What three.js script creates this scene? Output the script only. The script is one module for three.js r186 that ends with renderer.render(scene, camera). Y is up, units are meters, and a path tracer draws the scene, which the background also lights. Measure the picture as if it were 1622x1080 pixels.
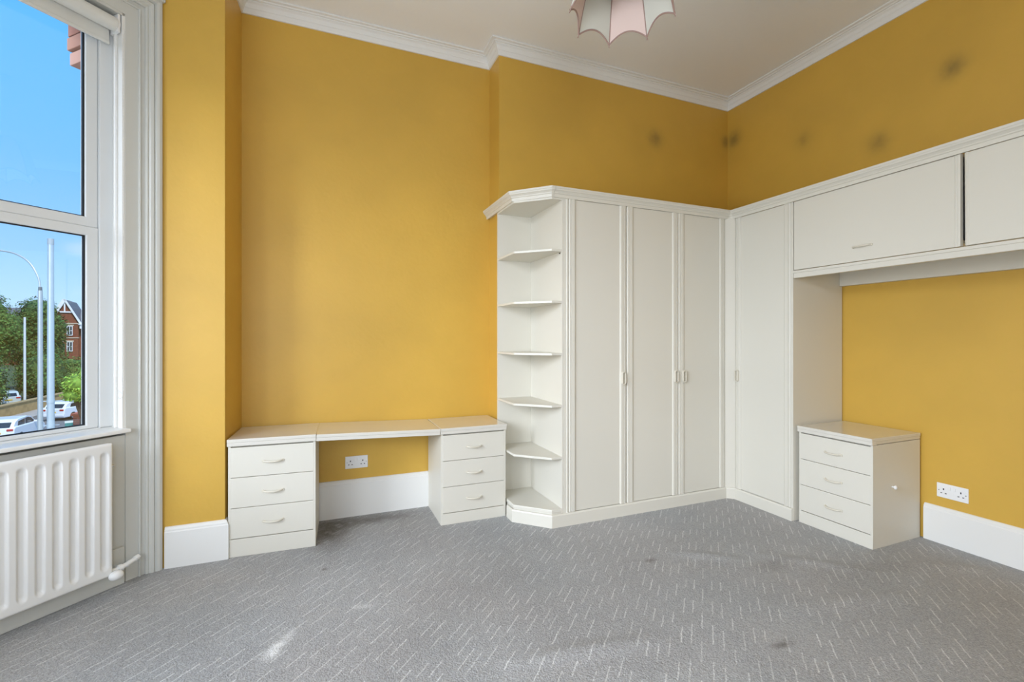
import * as THREE from 'three';
import { RoundedBoxGeometry } from 'three/addons/geometries/RoundedBoxGeometry.js';
import { mergeGeometries } from 'three/addons/utils/BufferGeometryUtils.js';
import { RectAreaLightUniformsLib } from 'three/addons/lights/RectAreaLightUniformsLib.js';

RectAreaLightUniformsLib.init();
const scene = new THREE.Scene();
const renderer = new THREE.WebGLRenderer({ antialias: true });
renderer.toneMapping = THREE.LinearToneMapping;
renderer.toneMappingExposure = 1.23;
renderer.shadowMap.enabled = true;
const R = THREE.MathUtils.degToRad;

// ---------------------------------------------------------------- camera
const EYE = 1.30;
const camera = new THREE.PerspectiveCamera(2 * Math.atan(540 / 737.3) * 180 / Math.PI, 1622 / 1080, 0.05, 600);
camera.position.set(0, EYE, 0);
camera.rotation.y = -R(22.35);
camera.setViewOffset(1622, 1080, 0, 5, 1622, 1080);

// ---------------------------------------------------------------- noise
function rng(seed) { let s = seed >>> 0; return () => { s = (s + 0x6D2B79F5) | 0; let t = Math.imul(s ^ (s >>> 15), 1 | s); t = (t + Math.imul(t ^ (t >>> 7), 61 | t)) ^ t; return ((t ^ (t >>> 14)) >>> 0) / 4294967296; }; }
function hash2(x, y, s) { let h = Math.imul(x, 374761393) ^ Math.imul(y, 668265263) ^ Math.imul(s, 2246822519); h = Math.imul(h ^ (h >>> 13), 1274126177); return ((h ^ (h >>> 16)) >>> 0) / 4294967296; }
function vnoise(x, y, p, q, s) {       // value noise, repeating every p, q cells
  const xi = Math.floor(x), yi = Math.floor(y), fx = x - xi, fy = y - yi;
  const u = fx * fx * (3 - 2 * fx), v = fy * fy * (3 - 2 * fy), m = (a, n) => ((a % n) + n) % n;
  const x0 = m(xi, p), x1 = m(xi + 1, p), y0 = m(yi, q), y1 = m(yi + 1, q);
  const a = hash2(x0, y0, s), b = hash2(x1, y0, s), c = hash2(x0, y1, s), d = hash2(x1, y1, s);
  return a + (b - a) * u + (c - a) * v + (a - b - c + d) * u * v;
}
function fbm(x, y, p, q, s, o = 4) { let t = 0, a = 0.5, n = 0; for (let i = 0; i < o; i++) { t += a * vnoise(x, y, p, q, s + i); n += a; x *= 2; y *= 2; p *= 2; q *= 2; a *= 0.5; } return t / n; }
function dataTex(w, h, fn, srgb, repeat) {
  const d = new Uint8Array(w * h * 4);
  for (let y = 0; y < h; y++) for (let x = 0; x < w; x++) {
    const c = fn(x / w, y / h, x, y), i = (y * w + x) * 4;
    if (typeof c === 'number') d[i] = d[i + 1] = d[i + 2] = Math.max(0, Math.min(255, c * 255)); else for (let k = 0; k < 3; k++) d[i + k] = Math.max(0, Math.min(255, c[k] * 255));
    d[i + 3] = 255;
  }
  const t = new THREE.DataTexture(d, w, h, THREE.RGBAFormat);
  t.wrapS = t.wrapT = THREE.RepeatWrapping; t.magFilter = THREE.LinearFilter; t.minFilter = THREE.LinearMipmapLinearFilter; t.generateMipmaps = true;
  if (srgb) t.colorSpace = THREE.SRGBColorSpace;
  if (repeat) t.repeat.set(repeat[0], repeat[1]);
  t.needsUpdate = true; return t;
}

// ---------------------------------------------------------------- sky
{
  const W = 1024, H = 512, d = new Float32Array(W * H * 4);
  const mix = (a, b, t) => a + (b - a) * t;
  for (let j = 0; j < H; j++) for (let i = 0; i < W; i++) {
    const el = ((j + 0.5) / H - 0.5) * Math.PI, az = ((i + 0.5) / W - 0.5) * 2 * Math.PI;
    const up = Math.max(0, Math.sin(el)), t = 1 - Math.exp(-up * 5.5);
    let c = [mix(0.55, 0.07, t), mix(0.78, 0.43, t), mix(1.0, 1.05, t)];
    const k = 1 / (up + 0.12), x = Math.cos(az) * Math.cos(el) * k, z = Math.sin(az) * Math.cos(el) * k;
    let cl = fbm(x * 1.1 + 40, z * 1.1 + 40, 512, 512, 7, 5);
    cl = Math.max(0, Math.min(1, (cl - 0.52) * 4.2)) * Math.exp(-Math.max(0, up - 0.03) * 3.4);
    if (el < 0) cl = 0;
    c = c.map((v, n) => mix(v, [0.93, 0.95, 1.0][n], cl * 0.85));
    if (el < 0) c = c.map((v) => v * Math.max(0.35, 1 + el * 2));
    const o = (j * W + i) * 4; d[o] = c[0]; d[o + 1] = c[1]; d[o + 2] = c[2]; d[o + 3] = 1;
  }
  const sky = new THREE.DataTexture(d, W, H, THREE.RGBAFormat, THREE.FloatType);
  sky.mapping = THREE.EquirectangularReflectionMapping; sky.magFilter = THREE.LinearFilter; sky.minFilter = THREE.LinearFilter; sky.wrapS = THREE.RepeatWrapping; sky.needsUpdate = true;
  scene.background = sky;
}

// ---------------------------------------------------------------- sun (behind the house: it lights the street, never the room)
const sun = new THREE.DirectionalLight(new THREE.Color(1.0, 0.95, 0.86), 3.4);
sun.position.set(18 - 15, 60, 36 - 40); sun.target.position.set(-15, 0, -40);
sun.castShadow = true; sun.shadow.mapSize.set(2048, 2048);
Object.assign(sun.shadow.camera, { left: -90, right: 90, top: 120, bottom: -120, near: 1, far: 300 });
scene.add(sun, sun.target);

// ---------------------------------------------------------------- daylight of the bay's other windows (soft sky light entering at each opening), then added fill lamps
// plan of the bay: side window | front window | side window, 45 degrees apart
const BAY = { right: [-0.868, -3.182], c1: [-1.667, -2.383], c2: [-1.667, -0.10], left: [-0.868, 0.70] };
const DAY = new THREE.Color(0.915, 0.98, 1.085);
function windowLight(x, z, turn, w, y, h, fall, power) {
  const l = new THREE.RectAreaLight(DAY, power, w, h);
  l.position.set(x + Math.sin(turn) * 0.08, y, z + Math.cos(turn) * 0.08);
  l.lookAt(l.position.x + Math.sin(turn), y - fall, l.position.z + Math.cos(turn));
  scene.add(l);
}
windowLight(-1.667, -1.812, R(90), 0.85, 1.42, 1.15, 0.30, 2.4);
windowLight(-1.667, -0.671, R(90), 0.85, 1.42, 1.15, 0.22, 10.0);
windowLight(-1.2675, 0.30, R(135), 0.80, 1.42, 1.15, 0.25, 5.0);
windowLight(0.0, 1.3, R(180), 1.0, 1.60, 1.35, 0.0, 5.6);  // added fill lamp behind the camera, at an invented window
// unseen area lamp added outside, standing in for open sky to brighten the room; window heads and jambs cut its light as they do in the room
const addedSkyFill = new THREE.RectAreaLight(DAY, 22, 9, 4.6);
addedSkyFill.position.set(-11.5, 5.9, 4.9); addedSkyFill.lookAt(-1.2, 2.4, -0.9); scene.add(addedSkyFill);

// ---------------------------------------------------------------- object helpers
const taken = {};
function numbered(n) { if (!(n in taken)) { taken[n] = 0; return n; } return n + '_' + String(++taken[n]).padStart(3, '0'); }
function tag(o, label, category, group, kind) { if (label) o.userData.label = label; if (category) o.userData.category = category; if (group) o.userData.group = group; if (kind) o.userData.kind = kind; return o; }
function mesh(name, g, m, parent) {
  const o = new THREE.Mesh(Array.isArray(g) ? mergeAll(g) : g, m);
  o.castShadow = o.receiveShadow = true; o.name = parent ? name : numbered(name);
  (parent || scene).add(o); return o;
}
function thing(name, label, category, pos = [0, 0, 0], turn = 0, group) {
  const o = new THREE.Group(); o.name = numbered(name); o.position.set(...pos); o.rotation.y = turn; scene.add(o); return tag(o, label, category, group);
}
function struct(o) { o.userData.kind = 'structure'; return o; }
function mergeAll(list) {
  return mergeGeometries(list.map((g) => { let n = g.index ? g.toNonIndexed() : g; for (const k of Object.keys(n.attributes)) if (!['position', 'normal', 'uv', 'color'].includes(k)) n.deleteAttribute(k); if (!n.attributes.uv) metreUV(n); return n; }), false);
}
function metreUV(g) {                  // uv in metres, from the side each face looks at
  const n0 = g.index ? g.toNonIndexed() : g, p = n0.attributes.position, n = n0.attributes.normal, uv = new Float32Array(p.count * 2);
  for (let i = 0; i < p.count; i += 3) {
    const ax = Math.abs(n.getX(i) + n.getX(i + 1) + n.getX(i + 2)), ay = Math.abs(n.getY(i) + n.getY(i + 1) + n.getY(i + 2)), az = Math.abs(n.getZ(i) + n.getZ(i + 1) + n.getZ(i + 2));
    for (let k = i; k < i + 3; k++) {
      const x = p.getX(k), y = p.getY(k), z = p.getZ(k);
      if (ay >= ax && ay >= az) { uv[2 * k] = z; uv[2 * k + 1] = x; } else if (ax >= az) { uv[2 * k] = z; uv[2 * k + 1] = y; } else { uv[2 * k] = x; uv[2 * k + 1] = y; }
    }
  }
  n0.setAttribute('uv', new THREE.BufferAttribute(uv, 2)); return n0;
}
// box by its low and high corner, edges rounded by r
function bx(x0, y0, z0, x1, y1, z1, r = 0) {
  const w = x1 - x0, h = y1 - y0, d = z1 - z0;
  const g = r > 0 ? new RoundedBoxGeometry(w, h, d, 2, Math.min(r, w / 2.01, h / 2.01, d / 2.01)) : new THREE.BoxGeometry(w, h, d);
  g.translate((x0 + x1) / 2, (y0 + y1) / 2, (z0 + z1) / 2); return metreUV(g);
}
// plan polygon [[x, z], ...] raised from y0 to y1
function prism(pts, y0, y1, bevel = 0) {
  const s = new THREE.Shape(pts.map(([x, z]) => new THREE.Vector2(x, -z)));
  const g = new THREE.ExtrudeGeometry(s, bevel ? { depth: y1 - y0 - 2 * bevel, bevelEnabled: true, bevelThickness: bevel, bevelSize: bevel, bevelOffset: -bevel, bevelSegments: 2 } : { depth: y1 - y0, bevelEnabled: false });
  g.rotateX(-Math.PI / 2); g.translate(0, y0 + bevel, 0); return metreUV(g);
}
// section [[out, y], ...] swept along the plan line [[x, z], ...]; "out" points to the right of the walk when side = 1
function sweep(path, section, side = 1) {
  const n = path.length, rows = [];
  const nor = (a, b) => { const dx = b[0] - a[0], dz = b[1] - a[1], l = Math.hypot(dx, dz); return [-dz / l * side, dx / l * side]; };
  for (let i = 0; i < n; i++) {
    const a = i > 0 ? nor(path[i - 1], path[i]) : null, b = i < n - 1 ? nor(path[i], path[i + 1]) : null;
    let m = a && b ? [a[0] + b[0], a[1] + b[1]] : (a || b);
    if (a && b) { const k = 1 + a[0] * b[0] + a[1] * b[1]; m = [m[0] / k, m[1] / k]; }
    rows.push(section.map(([o, y]) => [path[i][0] + m[0] * o, y, path[i][1] + m[1] * o]));
  }
  const P = [], q = section.length;
  const area = section.reduce((t, p, i) => { const b = section[(i + 1) % q]; return t + p[0] * b[1] - b[0] * p[1]; }, 0);
  const flip = (area > 0) === (side > 0);
  const tri = (a, b, c) => { if (flip) P.push(...a, ...c, ...b); else P.push(...a, ...b, ...c); };
  for (let i = 0; i < n - 1; i++) for (let k = 0; k < q; k++) { const l = (k + 1) % q; tri(rows[i][k], rows[i][l], rows[i + 1][l]); tri(rows[i][k], rows[i + 1][l], rows[i + 1][k]); }
  const caps = THREE.ShapeUtils.triangulateShape(section.map(([o, y]) => new THREE.Vector2(o, y)), []);
  for (const [a, b, c] of caps) { tri(rows[0][a], rows[0][c], rows[0][b]); tri(rows[n - 1][a], rows[n - 1][b], rows[n - 1][c]); }
  const g = new THREE.BufferGeometry(); g.setAttribute('position', new THREE.Float32BufferAttribute(P, 3)); g.computeVertexNormals(); return metreUV(g);
}
// section in x, z drawn upright (a moulding that runs up): points [[x, z], ...]
const upright = (pts, y0, y1) => prism(pts, y0, y1);
function tube(pts, r, seg = 24, rad = 8, closed = false) { return metreUV(new THREE.TubeGeometry(new THREE.CatmullRomCurve3(pts.map((p) => new THREE.Vector3(...p)), closed), seg, r, rad, closed)); }
function cyl(p, q, r0, r1 = r0, seg = 20) {
  const a = new THREE.Vector3(...p), b = new THREE.Vector3(...q), g = new THREE.CylinderGeometry(r1, r0, a.distanceTo(b), seg);
  g.applyQuaternion(new THREE.Quaternion().setFromUnitVectors(new THREE.Vector3(0, 1, 0), b.clone().sub(a).normalize())); g.translate((a.x + b.x) / 2, (a.y + b.y) / 2, (a.z + b.z) / 2); return metreUV(g);
}

// ---------------------------------------------------------------- materials
const std = (o) => new THREE.MeshStandardMaterial(o);
const phy = (o) => new THREE.MeshPhysicalMaterial(o);
const wallTone = (u, v, n) => 0.965 + 0.07 * (fbm(u * 5, v * 5, 5, 5, n, 5) - 0.5);
const PAINT = [0.862, 0.69, 0.29];     // sRGB of the yellow ochre wall paint
const wallBump = dataTex(512, 512, (u, v) => 0.45 * fbm(u * 60, v * 60, 60, 60, 31, 3) + 0.55 * fbm(u * 14, v * 14, 14, 14, 33, 3), false, [1 / 1.2, 1 / 1.2]);
const wallMap = dataTex(512, 512, (u, v) => PAINT.map((c) => c * wallTone(u, v, 3)), true, [1 / 1.7, 1 / 1.7]);
const M = {};
M.wall = std({ map: wallMap, bumpMap: wallBump, bumpScale: 0.0014, roughness: 0.5 });
function stainedWall(w, h, px, py, stains) {   // same paint, with the sooty smudges that the photograph shows; uv runs in metres over w x h
  const t = dataTex(px, py, (u, v) => {
    const x = u * w, y = v * h, tone = wallTone((x / 1.7) % 1, (y / 1.7) % 1, 3); let k = 0;
    for (const [sx, sy, r, a] of stains) { const q = Math.hypot(x - sx, y - sy) / r; if (q < 2.2) k = Math.max(k, 0.5 * a * Math.exp(-q * q * 0.8) * (0.6 + 0.8 * fbm(x * 30, y * 30, 900, 900, 17, 4))); }
    k = Math.min(1, k); return PAINT.map((c, n) => c * tone * (1 - k) + [0.40, 0.35, 0.20][n] * k);
  }, true);
  t.wrapS = t.wrapT = THREE.ClampToEdgeWrapping;
  return std({ map: t, bumpMap: wallBump, bumpScale: 0.0014, roughness: 0.5 });
}
M.ceiling = std({ color: 0xf7f7f4, roughness: 0.9, bumpMap: wallBump, bumpScale: 0.0008 });
M.gloss = std({ color: 0xecebe6, roughness: 0.32, bumpMap: wallBump, bumpScale: 0.0004 });    // gloss painted joinery
M.plaster = std({ color: 0xeeeeea, roughness: 0.6 });
const grain = dataTex(512, 512, (u, v) => { const w = fbm(u * 40, v * 3, 40, 3, 5, 4), f = vnoise(u * 160, v * 8, 160, 8, 9); return 0.6 * w + 0.4 * f; }, false, [2.2, 1.1]);
M.cream = std({ color: 0xdedacd, roughness: 0.42, bumpMap: grain, bumpScale: 0.00012 });      // white ash foil on the furniture
M.creamTrim = std({ color: 0xdedacd, roughness: 0.42 });
M.creamTop = phy({ color: 0xdcd8cd, roughness: 0.25, bumpMap: grain, bumpScale: 0.0001, clearcoat: 0.7, clearcoatRoughness: 0.08 });
M.handle = std({ color: 0xdad3c2, roughness: 0.35 });
M.joinery = std({ color: 0xd0d0c9, roughness: 0.34, bumpMap: wallBump, bumpScale: 0.0004 });    // the white gloss greyed: shade put into the colour of window casing and panels
M.upvc = std({ color: 0xe6e8e7, roughness: 0.3 });
M.gasket = std({ color: 0x15171a, roughness: 0.6 });
M.glass = phy({ color: 0xffffff, roughness: 0, transmission: 1, thickness: 0, ior: 1.5 });
M.radiator = std({ color: 0xe9e8e4, roughness: 0.34 });
M.chrome = std({ color: 0xb9b9b6, roughness: 0.25, metalness: 0.9 });
M.plastic = std({ color: 0xf1f1ef, roughness: 0.35 });
M.dark = std({ color: 0x1c1a18, roughness: 0.8 });
M.fabric = std({ color: 0xe2e1da, roughness: 0.85 });

// ================================================================ STRUCTURE
const TOP = 3.58;
const XR = 3.643, ZB = -3.373, ZA = -3.592, XB = 1.278, ZP = -3.182, XA = -0.492, XP = -0.522, ZF = 1.3, XL = -0.868;
const ring = [[XR, ZF], [XR, ZB], [XB, ZB], [XB, ZA], [XA, ZA], [XP, ZP], BAY.right, BAY.c1, BAY.c2, BAY.left, [XL, ZF]];
const inRing = (x, z, grow) => { let c = false; for (let i = 0, j = ring.length - 1; i < ring.length; j = i++) { const [xi, zi] = ring[i], [xj, zj] = ring[j]; if ((zi > z) !== (zj > z) && x < (xj - xi) * (z - zi) / (zj - zi) + xi) c = !c; } if (c || !grow) return c; return [[1, 0], [-1, 0], [0, 1], [0, -1], [.7, .7], [-.7, .7], [.7, -.7], [-.7, -.7]].some(([a, b]) => inRing(x + a * grow, z + b * grow, 0)); };

// carpet: grey loop pile with short pale dashes woven in at 45 degrees to the walls
{
  const X0 = -1.75, X1 = 3.68, Z0 = -3.64, Z1 = 1.34, W = 2048, H = 1880;
  const sx = W / (X1 - X0), sz = H / (Z1 - Z0), dash = new Float32Array(W * H);
  const rnd = rng(11), s = Math.SQRT1_2;
  for (let row = -150; row < 150; row++) {
    const off = row * 0.042 + (rnd() - 0.5) * 0.003; let t = -5 + (((row + 150) * 0.382) % 1) * 0.24 + rnd() * 0.03;
    while (t < 5.5) {
      const len = 0.08 + rnd() * 0.065, amp = 0.65 + rnd() * 0.35, skip = rnd() < 0.08;
      if (!skip) for (let k = 0; k < len; k += 0.0012) {
        const a = t + k, wob = 0.0008 * Math.sin(a * 90 + row), cx = 0.9 + a * s + (off + wob) * s, cz = -1.4 - a * s + (off + wob) * s;
        for (let e = -1; e <= 1; e++) { const px = (cx - X0 + e * 0.0013 * s) * sx, pz = (cz - Z0 + e * 0.0013 * s) * sz, ix = Math.round(px), iz = Math.round(pz); if (ix >= 0 && ix < W && iz >= 0 && iz < H) { const i = iz * W + ix; dash[i] = Math.max(dash[i], amp * (e === 0 ? 1 : 0.7)); } }
      }
      t += 0.225 + rnd() * 0.03;
    }
  }
  // wear and spills the photograph shows: bleached spots, dark scuffs, grime along the desk recess
  const pale = [[-0.165, -2.205, 0.024, 0.075, 35, 1.0], [-0.185, -2.145, 0.02, 0.03, 30, 0.95], [0.19, -2.36, 0.05, 0.02, 10, 0.45], [-0.02, -2.06, 0.018, 0.018, 0, 0.22]];
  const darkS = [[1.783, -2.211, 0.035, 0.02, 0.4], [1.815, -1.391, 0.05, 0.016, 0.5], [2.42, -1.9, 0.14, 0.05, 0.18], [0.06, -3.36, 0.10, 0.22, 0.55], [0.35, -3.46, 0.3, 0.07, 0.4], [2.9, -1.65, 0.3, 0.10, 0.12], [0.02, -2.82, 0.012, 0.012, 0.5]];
  const base = [0.635, 0.633, 0.628], line = [0.88, 0.88, 0.865];
  const map = dataTex(W, H, (u, v, ix, iz) => {
    const x = X0 + ix / sx, z = Z0 + (H - 1 - iz) / sz, i = (H - 1 - iz) * W + ix;
    let n = 1 + 0.17 * (hash2(ix, iz, 3) - 0.5) + 0.13 * (hash2(ix >> 1, iz >> 1, 4) - 0.5) + 0.10 * (fbm(x * 3 + 9, z * 3 + 9, 900, 900, 8, 4) - 0.5);
    let c = base.map((b, k) => b * n + (line[k] - b) * dash[i] * 0.7);
    const warm = 0.022 * (fbm(x * 1.7 + 20, z * 1.7 + 20, 900, 900, 21, 3) - 0.5); c[0] += warm; c[2] -= warm * 0.6;
    for (const [a, b, ra, rb, deg, k] of pale) { const q = R(deg), dx = x - a, dz = z - b, e = ((dx * Math.cos(q) + dz * Math.sin(q)) / ra) ** 2 + ((-dx * Math.sin(q) + dz * Math.cos(q)) / rb) ** 2; if (e < 6) { const m = k * Math.exp(-e * 0.9) * Math.min(1, 1.7 * fbm(x * 40, z * 40, 900, 900, 41, 3)); c = c.map((w, j) => w + ([0.9, 0.9, 0.89][j] - w) * m); } }
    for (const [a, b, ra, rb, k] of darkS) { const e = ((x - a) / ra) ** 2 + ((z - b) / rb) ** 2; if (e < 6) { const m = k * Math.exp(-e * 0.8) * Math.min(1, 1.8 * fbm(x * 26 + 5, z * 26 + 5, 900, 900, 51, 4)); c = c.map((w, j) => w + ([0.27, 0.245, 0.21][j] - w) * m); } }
    return c;
  }, true);
  const pile = dataTex(512, 512, (u, v, x, y) => 0.5 * hash2(x >> 1, y >> 1, 77) + 0.5 * vnoise(u * 130, v * 130, 130, 130, 78), false, [(X1 - X0) / 0.8, (Z1 - Z0) / 0.8]);
  const mat = phy({ map, bumpMap: pile, bumpScale: 0.0035, roughness: 0.95, sheen: 0.25, sheenRoughness: 0.7, sheenColor: new THREE.Color(0.6, 0.6, 0.6) });
  // rucks in the loose carpet: [x0, z0, x1, z1, height, width]
  const rucks = [[0.72, -1.72, 1.35, -1.62, 0.010, 0.045], [1.35, -1.62, 1.62, -1.70, 0.006, 0.05], [1.98, -2.22, 2.28, -2.02, 0.009, 0.035], [2.42, -2.02, 2.85, -1.62, 0.008, 0.04], [2.1, -1.55, 2.75, -1.42, 0.009, 0.06], [3.2, -1.55, 3.5, -1.35, 0.008, 0.05]];
  const ruck = (x, z) => { let h = 0; for (const [a, b, c, d, k, w] of rucks) { const l2 = (c - a) ** 2 + (d - b) ** 2, t = Math.max(0, Math.min(1, ((x - a) * (c - a) + (z - b) * (d - b)) / l2)), q = Math.hypot(x - a - t * (c - a), z - b - t * (d - b)) / w, ends = Math.sin(Math.PI * Math.max(0.12, Math.min(0.88, t * 0.76 + 0.12))); if (q < 3) h += 1.6 * k * ends * Math.exp(-q * q); } return h + 0.0016 * (fbm(x * 4 + 3, z * 4 + 3, 900, 900, 61, 2) - 0.5); };
  const NX = 270, NZ = 250, P = [], U = [], I = [];
  for (let j = 0; j <= NZ; j++) for (let i = 0; i <= NX; i++) { const x = X0 + (X1 - X0) * i / NX, z = Z0 + (Z1 - Z0) * j / NZ; P.push(x, ruck(x, z), z); U.push(i / NX, 1 - j / NZ); }
  for (let j = 0; j < NZ; j++) for (let i = 0; i < NX; i++) {
    const x = X0 + (X1 - X0) * (i + .5) / NX, z = Z0 + (Z1 - Z0) * (j + .5) / NZ; if (!inRing(x, z, 0.06)) continue;
    const a = j * (NX + 1) + i, b = a + 1, c = a + NX + 1, d = c + 1; I.push(a, c, b, b, c, d);
  }
  const g = new THREE.BufferGeometry(); g.setAttribute('position', new THREE.Float32BufferAttribute(P, 3)); g.setAttribute('uv', new THREE.Float32BufferAttribute(U, 2)); g.setIndex(I); g.computeVertexNormals();
  struct(mesh('floor', g, mat)); tag(scene.children.at(-1), 'grey carpet with rows of short pale dashes', 'floor');
}
{
  const out = [[3.9, 1.55], [3.9, -3.95], [-0.9, -3.95], [-1.15, -3.32], [-1.95, -2.5], [-1.95, 0.02], [-1.12, 0.88], [-1.12, 1.55]];
  tag(struct(mesh('floor_slab', prism(out, -0.3, -0.012), M.plaster)), 'solid floor beneath the grey carpet', 'floor');
  tag(struct(mesh('ceiling', prism(out.map(([x, z]) => [x, z]), TOP, TOP + 0.25), M.ceiling)), 'plain off-white painted ceiling', 'ceiling');
}
// walls, with thickness
function flatUV(g, fu, fv) { const p = g.attributes.position, uv = g.attributes.uv; for (let i = 0; i < p.count; i++) uv.setXY(i, fu(p.getX(i), p.getY(i), p.getZ(i)), fv(p.getY(i))); return g; }
{
  const zl = 1.55 + 3.95;
  const stainR = stainedWall(zl, TOP, 1024, 720, [[-1.645 + 3.95, 2.983, 0.055, 0.85], [-3.30 + 3.95, 3.19, 0.06, 0.9], [-2.611 + 3.95, 2.913, 0.05, 0.4], [-2.062 + 3.95, 2.675, 0.06, 0.6], [-1.2 + 3.95, 2.8, 0.05, 0.35]]);
  tag(struct(mesh('wall_right', flatUV(bx(XR, -0.3, -3.95, XR + 0.26, TOP, 1.55), (x, y, z) => (z + 3.95) / zl, (y) => y / TOP), stainR)), 'yellow wall behind the overhead cupboards, with sooty smudges', 'wall');
  const wl = XR - XB;
  const stainB = stainedWall(wl, TOP, 512, 768, [[2.777 - XB, 3.084, 0.06, 0.75], [XR - 0.02 - XB, 3.19, 0.05, 0.8]]);
  tag(struct(mesh('wall_back', flatUV(bx(XB, -0.3, -3.95, XR, TOP, ZB), (x) => (x - XB) / wl, (y) => y / TOP), stainB)), 'yellow chimney breast wall above the wardrobes', 'wall');
  tag(struct(mesh('wall_alcove', bx(XA, -0.3, -3.95, XB, TOP, ZA), M.wall)), 'yellow back wall of the alcove above the desk', 'wall');
  tag(struct(mesh('wall_pier', prism([[XP, ZP], [XA, ZA], [XA, -3.95], [-0.9, -3.95], [-1.15, -3.32], [XL - 0.02, ZP - 0.02], [XL, ZP]], -0.3, TOP), M.wall)), 'yellow pier between the window and the alcove', 'wall');
  tag(struct(mesh('wall_left', bx(XL - 0.26, -0.3, BAY.left[1], XL, TOP, ZF + 0.25), M.wall)), 'yellow wall beside the bay', 'wall');
  tag(struct(mesh('wall_front', [bx(XL - 0.26, -0.3, ZF, -0.65, TOP, ZF + 0.25), bx(0.65, -0.3, ZF, XR + 0.26, TOP, ZF + 0.25)], M.wall)), 'yellow wall facing the chimney breast', 'wall');
}
// ceiling cornice all round, mitred
{
  const y = TOP - 0.093;
  const sec = [[0, y], [0.010, y], [0.012, y + 0.012], [0.020, y + 0.030], [0.024, y + 0.034], [0.024, y + 0.041], [0.034, y + 0.058], [0.046, y + 0.066], [0.046, y + 0.073], [0.058, y + 0.074], [0.062, y + 0.080], [0.080, y + 0.082], [0.083, y + 0.088], [0.080, TOP], [0, TOP]];
  tag(struct(mesh('trim_1', sweep(ring, sec, -1), M.plaster)), 'moulded white plaster cornice around the ceiling', 'cornice');
}
// skirting boards
function skirting(name, path, h, label) { const t = 0.02; tag(struct(mesh(name, sweep(path, [[0, 0], [t, 0], [t, h - 0.03], [t - 0.004, h - 0.024], [t - 0.004, h - 0.016], [t - 0.012, h - 0.003], [0, h]], -1), M.gloss)), label, 'skirting board'); }
skirting('baseboard_right', [[XR, ZF], [XR, -1.782]], 0.231, 'tall white skirting board beside the bedside drawers');
skirting('baseboard_alcove', [[0.9, ZA], [-0.05, ZA]], 0.268, 'tall white skirting board in the desk recess');
skirting('baseboard_pier', [[XP - 0.003, ZP - 0.05], [XP, ZP], [XL + 0.055, ZP]], 0.231, 'short white skirting board between window and desk');
skirting('baseboard_left', [BAY.left, [XL, ZF]], 0.231, 'white skirting board beside the bay');
skirting('baseboard_front', [[0.68, ZF], [XR, ZF]], 0.231, 'white skirting board on the wall facing the chimney breast');

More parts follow.
